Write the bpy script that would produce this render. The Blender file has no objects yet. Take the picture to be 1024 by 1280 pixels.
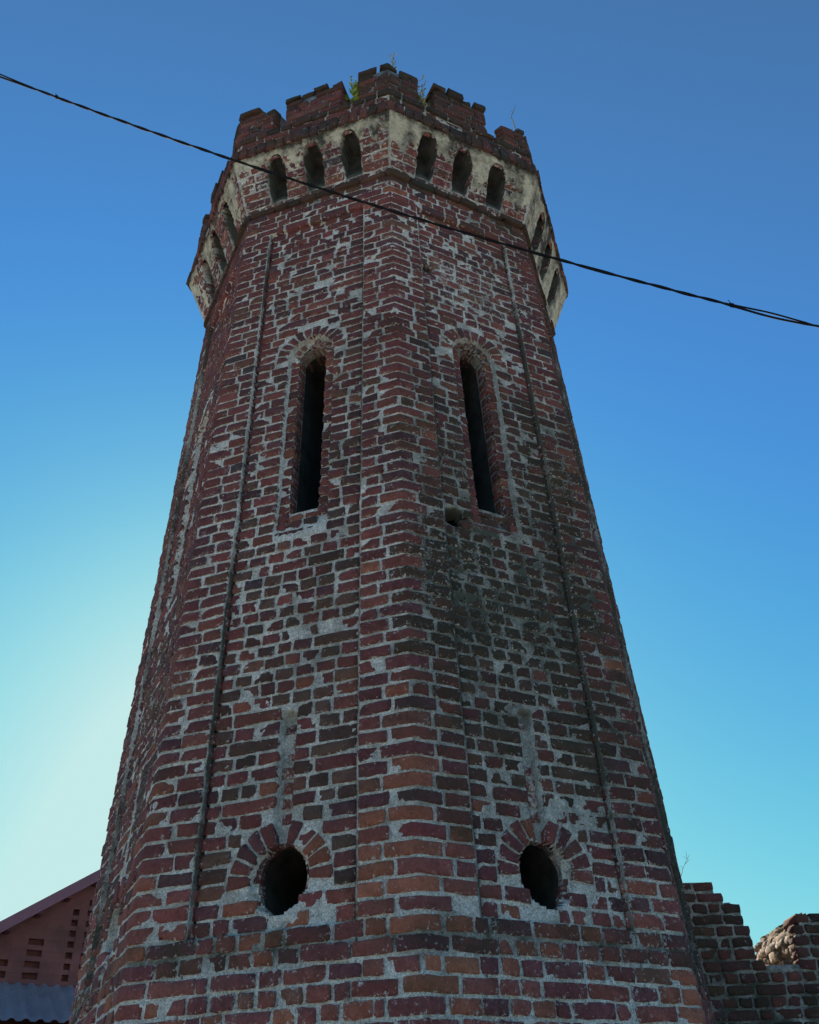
import bpy, math, random
import numpy as np
from math import radians, pi
rng = np.random.default_rng(7)
random.seed(7)
scene = bpy.context.scene
COL = scene.collection

# ------------------------------------------------------------------ camera
S = 1.7                                    # metres per modelling unit of the survey
Z0 = 1.6                                   # eye height of the photographer
F_PX, PITCH, YAW, ROLL = 1130.28, 0.642703, -0.0898025, -0.0434925
CAM = np.array([-0.204119 * S, -3.549194 * S, Z0])

def cam_dir(X, Y, Z):
    c, s = math.cos(ROLL), math.sin(ROLL); x, z = c * X - s * Z, s * X + c * Z
    c, s = math.cos(PITCH), math.sin(PITCH); y, z = c * Y - s * z, s * Y + c * z
    c, s = math.cos(YAW), math.sin(YAW)
    return np.array([c * x - s * y, s * x + c * y, z])

from mathutils import Matrix, Vector
cd = bpy.data.cameras.new('camera'); cam = bpy.data.objects.new('camera', cd); COL.objects.link(cam)
cd.sensor_fit = 'VERTICAL'; cd.sensor_height = 36.0; cd.lens = 36.0 * F_PX / 1280.0
cd.clip_start = 0.05; cd.clip_end = 8000
rx, fw, up = cam_dir(1, 0, 0), cam_dir(0, 1, 0), cam_dir(0, 0, 1)
M = Matrix.Identity(4)
for i in range(3):
    M[i][0], M[i][1], M[i][2], M[i][3] = rx[i], up[i], -fw[i], CAM[i]
cam.matrix_world = M
scene.camera = cam

# ------------------------------------------------------------------ sky, sun, exposure
SUN_AZ, SUN_EL = radians(-8.0), radians(23.0)         # azimuth measured from +Y, clockwise positive
world = bpy.data.worlds.new('World'); scene.world = world; world.use_nodes = True
wn, wl = world.node_tree.nodes, world.node_tree.links
wn.clear()
w_out = wn.new('ShaderNodeOutputWorld'); w_bg = wn.new('ShaderNodeBackground')
sky = wn.new('ShaderNodeTexSky'); sky.sky_type = 'NISHITA'; sky.sun_disc = False
sky.sun_elevation = SUN_EL; sky.sun_rotation = SUN_AZ
sky.air_density = 1.0; sky.dust_density = 0.4; sky.ozone_density = 1.0; sky.altitude = 0
# the deep azure to turquoise of this sky: a tone curve per channel on the Sky Texture
w_dn = wn.new('ShaderNodeVectorMath'); w_dn.operation = 'SCALE'; w_dn.inputs['Scale'].default_value = 0.1
w_cv = wn.new('ShaderNodeRGBCurve')
w_up = wn.new('ShaderNodeVectorMath'); w_up.operation = 'SCALE'; w_up.inputs['Scale'].default_value = 10.0
CURVES = [[(0, 0), (.064, 0.0165), (.10, 0.021), (.168, 0.0238), (.30, 0.0425), (.60, 0.102), (1.0, 0.185)],
          [(0, 0), (.121, 0.0501), (.169, 0.0697), (.242, 0.096), (.36, 0.1428), (.62, 0.2227), (1.0, 0.2762)],
          [(0, 0), (.222, 0.121), (.288, 0.168), (.37, 0.2227), (.48, 0.2422), (.66, 0.2560), (1.0, 0.2720)]]
for ci, pts in enumerate(CURVES):
    cv = w_cv.mapping.curves[ci]
    while len(cv.points) < len(pts): cv.points.new(.5, .5)
    for pnt, q in zip(cv.points, pts): pnt.location = q; pnt.handle_type = 'AUTO_CLAMPED'
w_cv.mapping.use_clip = True; w_cv.mapping.extend = 'HORIZONTAL'; w_cv.mapping.update()
wl.new(sky.outputs[0], w_dn.inputs[0]); wl.new(w_dn.outputs[0], w_cv.inputs['Color'])
wl.new(w_cv.outputs[0], w_up.inputs[0]); wl.new(w_up.outputs[0], w_bg.inputs['Color'])
w_bg.inputs['Strength'].default_value = 0.10
wl.new(w_bg.outputs[0], w_out.inputs['Surface'])

ld = bpy.data.lights.new('sun', 'SUN'); ld.energy = 5.0; ld.angle = radians(0.5); ld.color = (1.0, 0.86, 0.68)
sun = bpy.data.objects.new('sun', ld); COL.objects.link(sun)
sdir = Vector((math.sin(SUN_AZ) * math.cos(SUN_EL), math.cos(SUN_AZ) * math.cos(SUN_EL), math.sin(SUN_EL)))
sun.rotation_euler = sdir.to_track_quat('Z', 'Y').to_euler(); sun.location = sdir * 60

scene.view_settings.view_transform = 'Standard'; scene.view_settings.look = 'None'
scene.view_settings.exposure = 1.58; scene.view_settings.gamma = 1.0

# ------------------------------------------------------------------ numpy noise
def _hash(ix, iy, iz, seed):
    n = (ix.astype(np.int64) * 374761393 + iy.astype(np.int64) * 668265263 + iz.astype(np.int64) * 2147483647 + seed * 974634299) & 0xffffffff
    n = ((n ^ (n >> 13)) * 1274126177) & 0xffffffff
    n = ((n ^ (n >> 16)) * 2246822519) & 0xffffffff
    return ((n ^ (n >> 15)) & 0xffff) / 32767.5 - 1.0

def vnoise(x, y, z=0.0, seed=0):
    x = np.asarray(x, float); y = np.asarray(y, float) + 0 * x; z = np.asarray(z, float) + 0 * x
    ix, iy, iz = np.floor(x), np.floor(y), np.floor(z)
    fx, fy, fz = x - ix, y - iy, z - iz
    fx, fy, fz = [t * t * (3 - 2 * t) for t in (fx, fy, fz)]
    r = 0
    for a in (0, 1):
        wx = fx if a else 1 - fx
        for b in (0, 1):
            wy = fy if b else 1 - fy
            for c in (0, 1):
                wz = fz if c else 1 - fz
                r = r + wx * wy * wz * _hash(ix + a, iy + b, iz + c, seed)
    return r

def fbm(x, y, z=0.0, seed=0, o=4):
    r, a = 0, 0.5
    for k in range(o):
        r = r + a * vnoise(np.asarray(x) * 2 ** k, np.asarray(y) * 2 ** k, np.asarray(z) * 2 ** k, seed + k * 17); a *= 0.5
    return r

def sstep(a, b, x):
    t = np.clip((np.asarray(x, float) - a) / (b - a), 0, 1); return t * t * (3 - 2 * t)

# ------------------------------------------------------------------ object helpers
def empty(name, loc):
    o = bpy.data.objects.new(name, None); COL.objects.link(o); o.location = loc; o.empty_display_size = 0.3
    return o

def tag(o, label=None, cat=None, group=None, kind=None):
    if label: o['label'] = label
    if cat: o['category'] = cat
    if group: o['group'] = group
    if kind: o['kind'] = kind
    return o

class Geo:
    """collects verts, quads/tris with a material index and two vertex attributes"""
    def __init__(self): self.v, self.f, self.m, self.c, self.g, self.n = [], [], [], [], [], 0
    def add(self, v, f, m=0, col=(0.4, 0.4, 0.4), grime=0.0):
        v = np.asarray(v, float).reshape(-1, 3)
        self.v.append(v)
        self.f.append(np.asarray(f, np.int64) + self.n)
        self.m.append(np.full(len(f), m, np.int32))
        c = np.empty((len(v), 4)); c[:, :3] = col; c[:, 3] = 1; self.c.append(c)
        gr = np.zeros((len(v), 4)); grime = np.asarray(grime, float)
        if grime.ndim == 2: gr[:, :grime.shape[1]] = grime
        else: gr[:, 0] = grime
        gr[:, 3] = 1; self.g.append(gr)
        self.n += len(v)
    def build(self, name, mats, parent=None, smooth=True):
        me = bpy.data.meshes.new(name)
        v = np.concatenate(self.v); nv = len(v)
        fl = [f for f in self.f if len(f)]
        ml = [m for m, f in zip(self.m, self.f) if len(f)]
        loops = np.concatenate([f.ravel() for f in fl])
        tot = np.concatenate([np.full(len(f), f.shape[1]) for f in fl])
        start = np.concatenate([[0], np.cumsum(tot)[:-1]])
        me.vertices.add(nv); me.vertices.foreach_set('co', v.ravel())
        me.loops.add(len(loops)); me.loops.foreach_set('vertex_index', loops.astype(np.int32))
        me.polygons.add(len(tot)); me.polygons.foreach_set('loop_start', start.astype(np.int32)); me.polygons.foreach_set('loop_total', tot.astype(np.int32))
        me.polygons.foreach_set('material_index', np.concatenate(ml))
        me.polygons.foreach_set('use_smooth', np.full(len(tot), smooth))
        me.update(calc_edges=True)
        a = me.attributes.new('tint', 'FLOAT_COLOR', 'POINT'); a.data.foreach_set('color', np.concatenate(self.c).ravel())
        a = me.attributes.new('grime', 'FLOAT_COLOR', 'POINT'); a.data.foreach_set('color', np.concatenate(self.g).ravel())
        me.validate()
        for m in mats: me.materials.append(m)
        o = bpy.data.objects.new(name, me); COL.objects.link(o)
        if parent is not None:
            o.parent = parent
            o.matrix_parent_inverse = Matrix.Translation(-parent.location)
        return o

# ------------------------------------------------------------------ materials
def new_mat(name):
    m = bpy.data.materials.new(name); m.use_nodes = True
    nt = m.node_tree; b = nt.nodes['Principled BSDF']; return m, nt, b

class NT:
    def __init__(s, nt): s.nt = nt
    def n(s, t, **k):
        o = s.nt.nodes.new(t)
        for a, b in k.items(): setattr(o, a, b)
        return o
    def l(s, a, b): s.nt.links.new(a, b)
    def noise(s, scale, detail=4, rough=0.6, vec=None, dist=0.0):
        o = s.n('ShaderNodeTexNoise'); o.inputs['Scale'].default_value = scale; o.inputs['Detail'].default_value = detail
        o.inputs['Roughness'].default_value = rough; o.inputs['Distortion'].default_value = dist
        s.l(vec if vec else s.co(), o.inputs['Vector']); return o.outputs['Fac']
    def co(s):
        if not hasattr(s, '_co'): s._co = s.n('ShaderNodeTexCoord').outputs['Object']
        return s._co
    def ramp(s, fac, *stops):
        o = s.n('ShaderNodeValToRGB'); e = o.color_ramp.elements
        while len(e) < len(stops): e.new(0.5)
        for k, (p, c) in enumerate(stops):
            e[k].position = p; e[k].color = (c, c, c, 1) if not hasattr(c, '__len__') else (*c, 1)
        s.l(fac, o.inputs['Fac']); return o.outputs['Color']
    def mix(s, fac, a, b, mode='MIX'):
        o = s.n('ShaderNodeMix', data_type='RGBA', blend_type=mode)
        for v, i in ((fac, 0), (a, 6), (b, 7)):
            if isinstance(v, (int, float)): o.inputs[i].default_value = v
            elif isinstance(v, tuple): o.inputs[i].default_value = (*v, 1)
            else: s.l(v, o.inputs[i])
        return o.outputs[2]
    def math(s, op, a, b=0.0, c=None, clamp=False):
        o = s.n('ShaderNodeMath', operation=op, use_clamp=clamp)
        for i, v in enumerate((a, b, c)):
            if v is None: continue
            if isinstance(v, (int, float)): o.inputs[i].default_value = v
            else: s.l(v, o.inputs[i])
        return o.outputs[0]
    def attr(s, name):
        o = s.n('ShaderNodeAttribute'); o.attribute_name = name
        sp = s.n('ShaderNodeSeparateColor'); s.l(o.outputs['Color'], sp.inputs[0]); return o.outputs['Color'], sp.outputs
    def bump(s, h, strength, dist, bsdf):
        o = s.n('ShaderNodeBump'); o.inputs['Strength'].default_value = strength; o.inputs['Distance'].default_value = dist
        s.l(h, o.inputs['Height']); s.l(o.outputs[0], bsdf.inputs['Normal'])

def mat_brick():
    m, nt, b = new_mat('old_brick'); t = NT(nt)
    tint, _ = t.attr('tint'); _, g = t.attr('grime')
    n1 = t.noise(14, 5, 0.65); n2 = t.noise(60, 4, 0.7); n3 = t.noise(170, 3, 0.7)
    c = t.mix(1.0, tint, t.ramp(n1, (0.25, 0.62), (0.75, 1.35)), 'MULTIPLY')
    c = t.mix(1.0, c, t.ramp(n2, (0.3, 0.75), (0.7, 1.2)), 'MULTIPLY')
    # black and green weathering: grime.r sets how much of the noise field passes
    gn = t.noise(7, 6, 0.72); gm = t.math('ADD', gn, t.math('MULTIPLY', g[0], 0.55))
    gm = t.ramp(gm, (0.60, 0.0), (0.90, 0.80))
    dark = t.mix(t.noise(5, 3), (0.018, 0.021, 0.016), (0.05, 0.05, 0.028))
    c = t.mix(gm, c, dark)
    # lime and mortar smears: grime.g
    ln = t.noise(22, 6, 0.75, dist=0.4); lm = t.math('ADD', ln, t.math('MULTIPLY', g[1], 0.5))
    lm = t.ramp(lm, (0.66, 0.0), (0.76, 0.9))
    sl = t.math('ADD', t.noise(48, 5, 0.75, dist=.6), t.math('MULTIPLY', g[2], 0.19)); sl = t.math('ADD', sl, t.math('MULTIPLY', g[1], 0.15))
    lm = t.math('MAXIMUM', lm, t.ramp(sl, (0.715, 0.0), (0.77, 0.9)))
    c = t.mix(lm, c, t.mix(t.ramp(n3, (.35, 0), (.65, 1)), (0.36, 0.35, 0.33), (0.74, 0.72, 0.68)))
    fl = t.math('ADD', t.noise(95, 2, 0.6), t.math('MULTIPLY', g[1], 0.12)); c = t.mix(t.ramp(fl, (0.70, 0.0), (0.75, 0.85)), c, (0.52, 0.50, 0.46))
    pit = t.ramp(t.noise(120, 3, 0.7, dist=.3), (0.30, 0.8), (0.38, 0.0)); c = t.mix(pit, c, (0.05, 0.03, 0.03))
    nt.links.new(c, b.inputs['Base Color'])
    b.inputs['Roughness'].default_value = 0.92; b.inputs['Specular IOR Level'].default_value = 0.2
    h = t.math('ADD', t.math('MULTIPLY', n2, 1.0), t.math('MULTIPLY', n3, 0.6))
    t.bump(h, 0.9, 0.008, b); return m

def mat_mortar():
    m, nt, b = new_mat('lime_mortar'); t = NT(nt)
    _, g = t.attr('grime')
    n1 = t.noise(9, 5, 0.65); n2 = t.noise(55, 5, 0.7); n3 = t.noise(150, 3, 0.7)
    c = t.ramp(n1, (0.25, (0.55, 0.53, 0.49)), (0.70, (0.84, 0.82, 0.77)))
    c = t.mix(1.0, c, t.ramp(n2, (0.30, 0.60), (0.62, 1.2)), 'MULTIPLY'); c = t.mix(1.0, c, t.ramp(n3, (0.34, 0.60), (0.60, 1.30)), 'MULTIPLY')
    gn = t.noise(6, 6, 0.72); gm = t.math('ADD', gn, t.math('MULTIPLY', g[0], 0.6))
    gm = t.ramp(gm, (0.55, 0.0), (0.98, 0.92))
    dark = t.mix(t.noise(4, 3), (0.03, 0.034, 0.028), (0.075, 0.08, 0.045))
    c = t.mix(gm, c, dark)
    sp = t.ramp(n3, (0.30, 0.75), (0.42, 0.0)); c = t.mix(sp, c, (0.10, 0.10, 0.09))
    nt.links.new(c, b.inputs['Base Color'])
    b.inputs['Roughness'].default_value = 0.95; b.inputs['Specular IOR Level'].default_value = 0.15
    t.bump(t.math('ADD', n2, t.math('MULTIPLY', n3, 0.9)), 1.0, 0.014, b); return m

def mat_plaster():
    m, nt, b = new_mat('old_plaster'); t = NT(nt)
    _, g = t.attr('grime')
    n1 = t.noise(5, 5, 0.6); n2 = t.noise(40, 5, 0.7)
    c = t.ramp(n1, (0.25, (0.36, 0.32, 0.235)), (0.7, (0.66, 0.61, 0.475)))
    c = t.mix(1.0, c, t.ramp(n2, (0.28, 0.75), (0.7, 1.1)), 'MULTIPLY')
    gn = t.noise(9, 6, 0.75); gm = t.math('ADD', gn, t.math('MULTIPLY', g[0], 0.6))
    gm = t.ramp(gm, (0.60, 0.0), (0.88, 0.96)); c = t.mix(gm, c, (0.035, 0.033, 0.030))
    nt.links.new(c, b.inputs['Base Color']); b.inputs['Roughness'].default_value = 0.95
    b.inputs['Specular IOR Level'].default_value = 0.15
    t.bump(n2, 0.6, 0.008, b); return m

def mat_simple(name, c0, c1, scale=12, rough=0.9, bump=0.4, metal=0.0, spec=0.2):
    m, nt, b = new_mat(name); t = NT(nt)
    n = t.noise(scale, 6, 0.65); c = t.ramp(n, (0.3, c0), (0.7, c1))
    nt.links.new(c, b.inputs['Base Color']); b.inputs['Roughness'].default_value = rough
    b.inputs['Metallic'].default_value = metal; b.inputs['Specular IOR Level'].default_value = spec
    if bump: t.bump(t.noise(scale * 5, 4, 0.7), bump, 0.006, b)
    return m

BRICK, MORTAR, PLASTER = mat_brick(), mat_mortar(), mat_plaster()
DARK = mat_simple('soot_and_shade', (0.018, 0.018, 0.018), (0.075, 0.07, 0.06), 9)  # near-black colour holding niche soot and the painted shade of the openings
MATS = [BRICK, MORTAR, PLASTER, DARK]

# ------------------------------------------------------------------ tower geometry
T225, C225 = math.tan(radians(22.5)), math.cos(radians(22.5))
UA = 3.984796                                # survey height of the corbel foot above the eye
TAP = -0.0327618
H = 0.046866 * S                             # one brick course
ZA = Z0 + UA * S
def zc(n): return ZA - np.asarray(n, float) * H         # height of course n below the corbel foot
def nn(z): return (ZA - np.asarray(z, float)) / H
def ap_shaft(z): return S * C225 * (1 + TAP * ((np.asarray(z, float) - Z0) / S - UA))
def ap_const(R): return lambda z: R * S * C225 + 0 * np.asarray(z, float)
def face_n(k):
    a = radians(-90 + 45 * (k + 0.5)); return np.array([math.cos(a), math.sin(a)]), np.array([-math.sin(a), math.cos(a)])
def face_map(k, apf):
    n, t = face_n(k)
    def f(u, z, d):
        u, z, d = np.broadcast_arrays(np.asarray(u, float), np.asarray(z, float), np.asarray(d, float))
        a = apf(z) + d
        return np.stack([n[0] * a + t[0] * u, n[1] * a + t[1] * u, z], -1)
    return f
def corner_map(i, apf):
    L, R = face_map(i - 1, apf), face_map(i, apf)
    def f(s, z, d):
        s, z, d = np.broadcast_arrays(np.asarray(s, float), np.asarray(z, float), np.asarray(d, float))
        half = (apf(z) + d) * T225
        return np.where((s < 0)[..., None], L(half + s, z, d), R(-half + s, z, d))
    return f

# brick colours -----------------------------------------------------------------------
PAL = np.array([[0.205, 0.058, 0.055], [0.168, 0.052, 0.054], [0.235, 0.070, 0.057], [0.135, 0.050, 0.056],
                [0.310, 0.098, 0.058], [0.105, 0.048, 0.052], [0.190, 0.078, 0.056], [0.075, 0.052, 0.060]])
PW = np.array([0.30, 0.27, 0.15, 0.14, 0.015, 0.045, 0.07, 0.01])
def tint(warm=0.0, pos=None):
    if pos is not None: warm = warm + 1.1 * float(fbm(pos[0] * 1.3, pos[1] * 1.1, seed=19))
    w = PW.copy(); w[4] += max(0, warm) * 0.35; w[2] += max(0, warm) * 0.3; w[3] += max(0, -warm) * .3; w[5] += max(0, -warm) * .3; w /= w.sum()
    c = PAL[rng.choice(len(PAL), p=w)] * rng.uniform(0.78, 1.08)
    c = c * rng.uniform(0.94, 1.06, 3); return c * .86 + .14 * c.mean() * np.array([1.0, .92, .90])

def brick(G, mp, s0, s1, z0, z1, d, depth=0.05, corner=None, col=None, grime=(0, 0), wob=1.0, bev=None, bulge=0.0, slop=1.0):
    """one worn brick: rounded front, irregular outline, real depth"""
    b = bev if bev else rng.uniform(0.0028, 0.0055)
    L, Hh = s1 - s0, z1 - z0
    if L < 0.015 or Hh < 0.015: return
    b = min(b, L * 0.24, Hh * 0.24)
    cs = [s0, s0 + b, s0 + b + (L - 2 * b) * 0.33, s0 + b + (L - 2 * b) * 0.67, s1 - b, s1]
    if corner is not None and s0 + b < corner < s1 - b:
        cs = sorted(set([s0, s0 + b, s1 - b, s1, corner] + [c for c in cs[2:4] if abs(c - corner) > 0.02]))
    cs = np.array(cs); rs = np.array([z0, z0 + b, (z0 + z1) / 2, z1 - b, z1])
    nc, nr = len(cs), len(rs)
    s, z = np.meshgrid(cs, rs); dd = np.zeros_like(s)
    ox = (s == s0).astype(float) - (s == s1); oz = (z == z0).astype(float) - (z == z1)
    edge = (ox != 0) | (oz != 0); crn = (ox != 0) & (oz != 0)
    dd[edge] -= b * 0.75; dd[crn] -= b * 0.6
    r = rng.uniform(0.002, 0.009)
    s = s + crn * ox * r; z = z + crn * oz * r * 0.8
    wedge = rng.normal(0, 0.0022, 2) * wob            # not quite parallel
    z = z + (s - (s0 + s1) / 2) * np.clip(wedge[0] / max(L, .05) * 2, -.05, .05)
    s = s + rng.normal(0, 0.0024, s.shape) * wob * edge
    z = z + rng.normal(0, 0.0024, s.shape) * wob * edge
    dd = dd + rng.normal(0, 0.0012, s.shape) * wob + (s - (s0 + s1) / 2) / L * rng.normal(0, 0.003) * wob + (z - (z0 + z1) / 2) / Hh * rng.normal(0, 0.002) * wob
    for _ in range(rng.choice([0, 1, 2], p=[.62, .28, .10])):                            # a spalled corner
        ci, cj = rng.choice([0, nr - 1]), rng.choice([0, nc - 1])
        dist = np.hypot((s - s[ci, cj]), (z - z[ci, cj])); dd -= np.clip(1 - dist / rng.uniform(.03, .08), 0, 1) * rng.uniform(0.006, 0.02)
    if bulge: dd += bulge * (1 - ((s - (s0 + s1) / 2) / (L / 2)) ** 2 * .8) * (1 - ((z - (z0 + z1) / 2) / (Hh / 2)) ** 2 * .8)
    if corner is not None: dd[np.abs(s - corner) < 1e-4] -= rng.uniform(0.001, 0.006)
    dd = dd + d
    front = mp(s.ravel(), z.ravel(), dd.ravel())
    idx = np.arange(nr * nc).reshape(nr, nc)
    ring = np.concatenate([idx[0, :], idx[1:, -1], idx[-1, -2::-1], idx[-2:0:-1, 0]])
    back = mp(s.ravel()[ring], z.ravel()[ring], np.full(len(ring), d - depth))
    q = np.stack([idx[:-1, :-1], idx[:-1, 1:], idx[1:, 1:], idx[1:, :-1]], -1).reshape(-1, 4)
    m = len(ring); base = nr * nc; k = np.arange(m)
    sides = np.stack([ring[(k + 1) % m], ring[k], base + k, base + (k + 1) % m], -1)
    c = tint() if col is None else col
    gv = np.zeros((base + m, 3)); gv[:, :2] = np.array(grime, float)[None, :2]; gv[:, 0] += rng.normal(0, .10)
    ei = (np.abs(s - s0) < b * 1.6 + .003) | (np.abs(s - s1) < b * 1.6 + .003) | (np.abs(z - z0) < b * 1.6 + .003) | (np.abs(z - z1) < b * 1.6 + .003)
    gv[:base, 2] = slop * np.where(edge, 1.0, np.where(ei, .7, 0)).ravel(); gv[base:, 2] = .5 * slop
    G.add(np.concatenate([front, back]), np.concatenate([q, sides]), 0, c, gv)

def split_row(a, b, lens, joint, lead=None):
    """cut [a,b] into bricks of lengths drawn by lens(); returns list of (s0,s1)"""
    out, s = [], a
    first = lead
    while s < b - 0.03:
        L = first if first else lens(); first = None
        e = s + L
        if b - e < 0.07: e = b
        out.append((s, e)); s = e
    return [(x + (joint() * .5 if k else 0.001), y - (joint() * .5 if k < len(out) - 1 else 0.001)) for k, (x, y) in enumerate(out)]

def subtract(iv, cuts):
    for c0, c1 in cuts:
        n = []
        for a, b in iv:
            if c1 <= a or c0 >= b: n.append((a, b)); continue
            if c0 - a > 0.02: n.append((a, c0))
            if b - c1 > 0.02: n.append((c1, b))
        iv = n
    return iv

def grid(G, mp, us, zs, D, mat=1, keep=None, grime=None):
    """height-field sheet: D depth per vertex"""
    U, Z = np.meshgrid(us, zs); n0, n1 = U.shape
    v = mp(U.ravel(), Z.ravel(), D.ravel())
    idx = np.arange(n0 * n1).reshape(n0, n1)
    q = np.stack([idx[:-1, :-1], idx[:-1, 1:], idx[1:, 1:], idx[1:, :-1]], -1)
    if keep is not None: q = q[keep]
    G.add(v, q.reshape(-1, 4), mat, (0.4, 0.4, 0.4), grime if grime is not None else 0.0)

PAN = 0.42                # half width of the recessed panel
PD = -0.032               # its depth
N_TOP, N_SILL, N_GROUND = 4.0, 73.0, 105
JOINT = lambda: rng.uniform(0.012, 0.026)

def g_field(face, u, z):
    """weathering of the shaft: x = black/green grime, y = lime smear; u metres on face, z height"""
    n = nn(z); u = np.asarray(u, float)
    big = fbm(u * 1.1 + face * 7.3, z * 0.7, seed=3)
    gr = 0.12 + 0.35 * big; wh = -0.05 + 0.26 * fbm(u * 1.7 + face * 3.1, z * 1.1, seed=11)
    if face == 0:
        gr = gr + 0.30 * sstep(24, 42, n) * (1 - sstep(66, 71, n)) + 0.10 * sstep(-0.1, 0.5, u) + 0.06
        wh = wh + 0.45 * np.exp(-((n - 14) / 6) ** 2 - ((u + 0.08) / 0.3) ** 2) + 0.10 * np.exp(-((n - 50) / 9) ** 2 - ((u + .05) / 0.4) ** 2) + .05
        gr = gr - 0.25 * np.exp(-((n - 13) / 8) ** 2)
    elif face == -1:
        gr = gr + 0.18 * sstep(40, 56, n) * (1 - sstep(64, 72, n)) - 0.05
        wh = wh + 0.05
    elif face == 1: gr = gr + 0.30
    elif face == -2: gr = gr - 0.05; wh = wh + .03
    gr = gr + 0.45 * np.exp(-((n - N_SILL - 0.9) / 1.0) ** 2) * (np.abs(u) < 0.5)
    wh = wh + 0.22 * sstep(68, 78, n) * (0.6 + fbm(u * 3, z * 3, seed=5))
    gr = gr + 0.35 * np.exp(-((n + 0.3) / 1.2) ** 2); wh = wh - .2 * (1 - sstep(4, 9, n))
    gr = gr - 0.2 * sstep(74, 78, n)
    st = fbm(u * 9 + face * 3.7, z * .55, seed=21, o=4)            # run-off streaks
    gr = gr + .40 * st * (sstep(-1, 2, n) * (1 - .7 * sstep(5, 22, n)) + .6 * sstep(44, 47, n) * (1 - sstep(50, 64, n)))
    wh = wh + .25 * np.clip(st, 0, 1) * sstep(7, 11, n) * (1 - sstep(18, 30, n)) - .15 * gr * 0
    return gr, wh

def mort_noise(u, z, sd):
    a = 0.0034 * fbm(u * 16, z * 16, seed=sd, o=3) + 0.0032 * vnoise(u * 60, z * 60, seed=sd + 9)
    smear = sstep(0.36, 0.55, fbm(u * 6.5, z * 6.5, seed=sd + 31, o=5)) * 0.0055
    return a + smear

# window / loop geometry, per face: centre of slit window, centre of loop ---------------
WIN = {-2: 0.0, -1: 0.012, 0: -0.030, 1: 0.0}
LOOP = {-2: 0.0, -1: 0.018, 0: -0.018, 1: 0.0}
W_RO, W_RI, W_RV = 0.172, 0.100, 0.278       # recess radius, opening radius, ring outer radius
W_ZC, W_ZS, W_ZR = zc(24.1), zc(41.9), zc(44.9)
L_ZC, L_RR, L_RV, L_A, L_B = zc(70.1), 0.152, 0.275, 0.122, 0.160
S_HW, S_TOP = 0.043, zc(59.4)
MISSING = {0: [(-0.325, 44.0, 0.075, 0.06), (-0.335, 13.4, 0.05, 0.05)], -1: []}

def in_window_recess(u, z, c): return (np.abs(u - c) < W_RO) & (z > W_ZR) & ((z < W_ZC) | (np.hypot(u - c, z - W_ZC) < W_RO))
def in_window_open(u, z, c): return (np.abs(u - c) < W_RI) & (z > W_ZS) & ((z < W_ZC) | (np.hypot(u - c, z - W_ZC) < W_RI))
def in_loop_hole(u, z, c): return ((u - c) / L_A) ** 2 + ((z - L_ZC) / L_B) ** 2 < 1
def in_slit(u, z, c): return (np.abs(u - c) < S_HW) & (z > L_ZC + L_RR - .02) & ((z < S_TOP - S_HW) | (np.hypot(u - c, z - S_TOP + S_HW) < S_HW))

def window_half(z0, z1):   # half width of ring + recess in a course
    if z1 < W_ZR or z0 > W_ZC + W_RV: return 0
    zz = np.linspace(z0, z1, 5); h = 0
    for z in zz:
        if z <= W_ZC and z >= W_ZR: h = max(h, W_RO)
        if z >= W_ZC - 0.02: h = max(h, math.sqrt(max(0, W_RV ** 2 - (z - W_ZC) ** 2)))
    return h
def loop_half(z0, z1):
    if z1 < L_ZC - L_B - .01 or z0 > L_ZC + L_RV: return 0
    h = 0
    for z in np.linspace(z0, z1, 5):
        dz = z - L_ZC
        if dz > -0.03: h = max(h, math.sqrt(max(0, L_RV ** 2 - dz * dz)))
        else: h = max(h, math.sqrt(max(0, 1 - (dz / (L_B + .008)) ** 2)) * (L_A + .006) * (.9 if dz < -.06 else 1))
    return h

TOWER = empty('brick_tower', (0, 0, 0))
tag(TOWER, 'tall weathered red brick octagonal tower with battlements and slit windows', 'tower')

def tooth(i, side, r):
    if N_TOP <= r < N_SILL: return 0.0
    return (.055 if (r + i + (side > 0)) % 2 else -.05) + .03 * float(_hash(np.array([i]), np.array([side]), np.array([r]), 5)[0])

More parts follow.
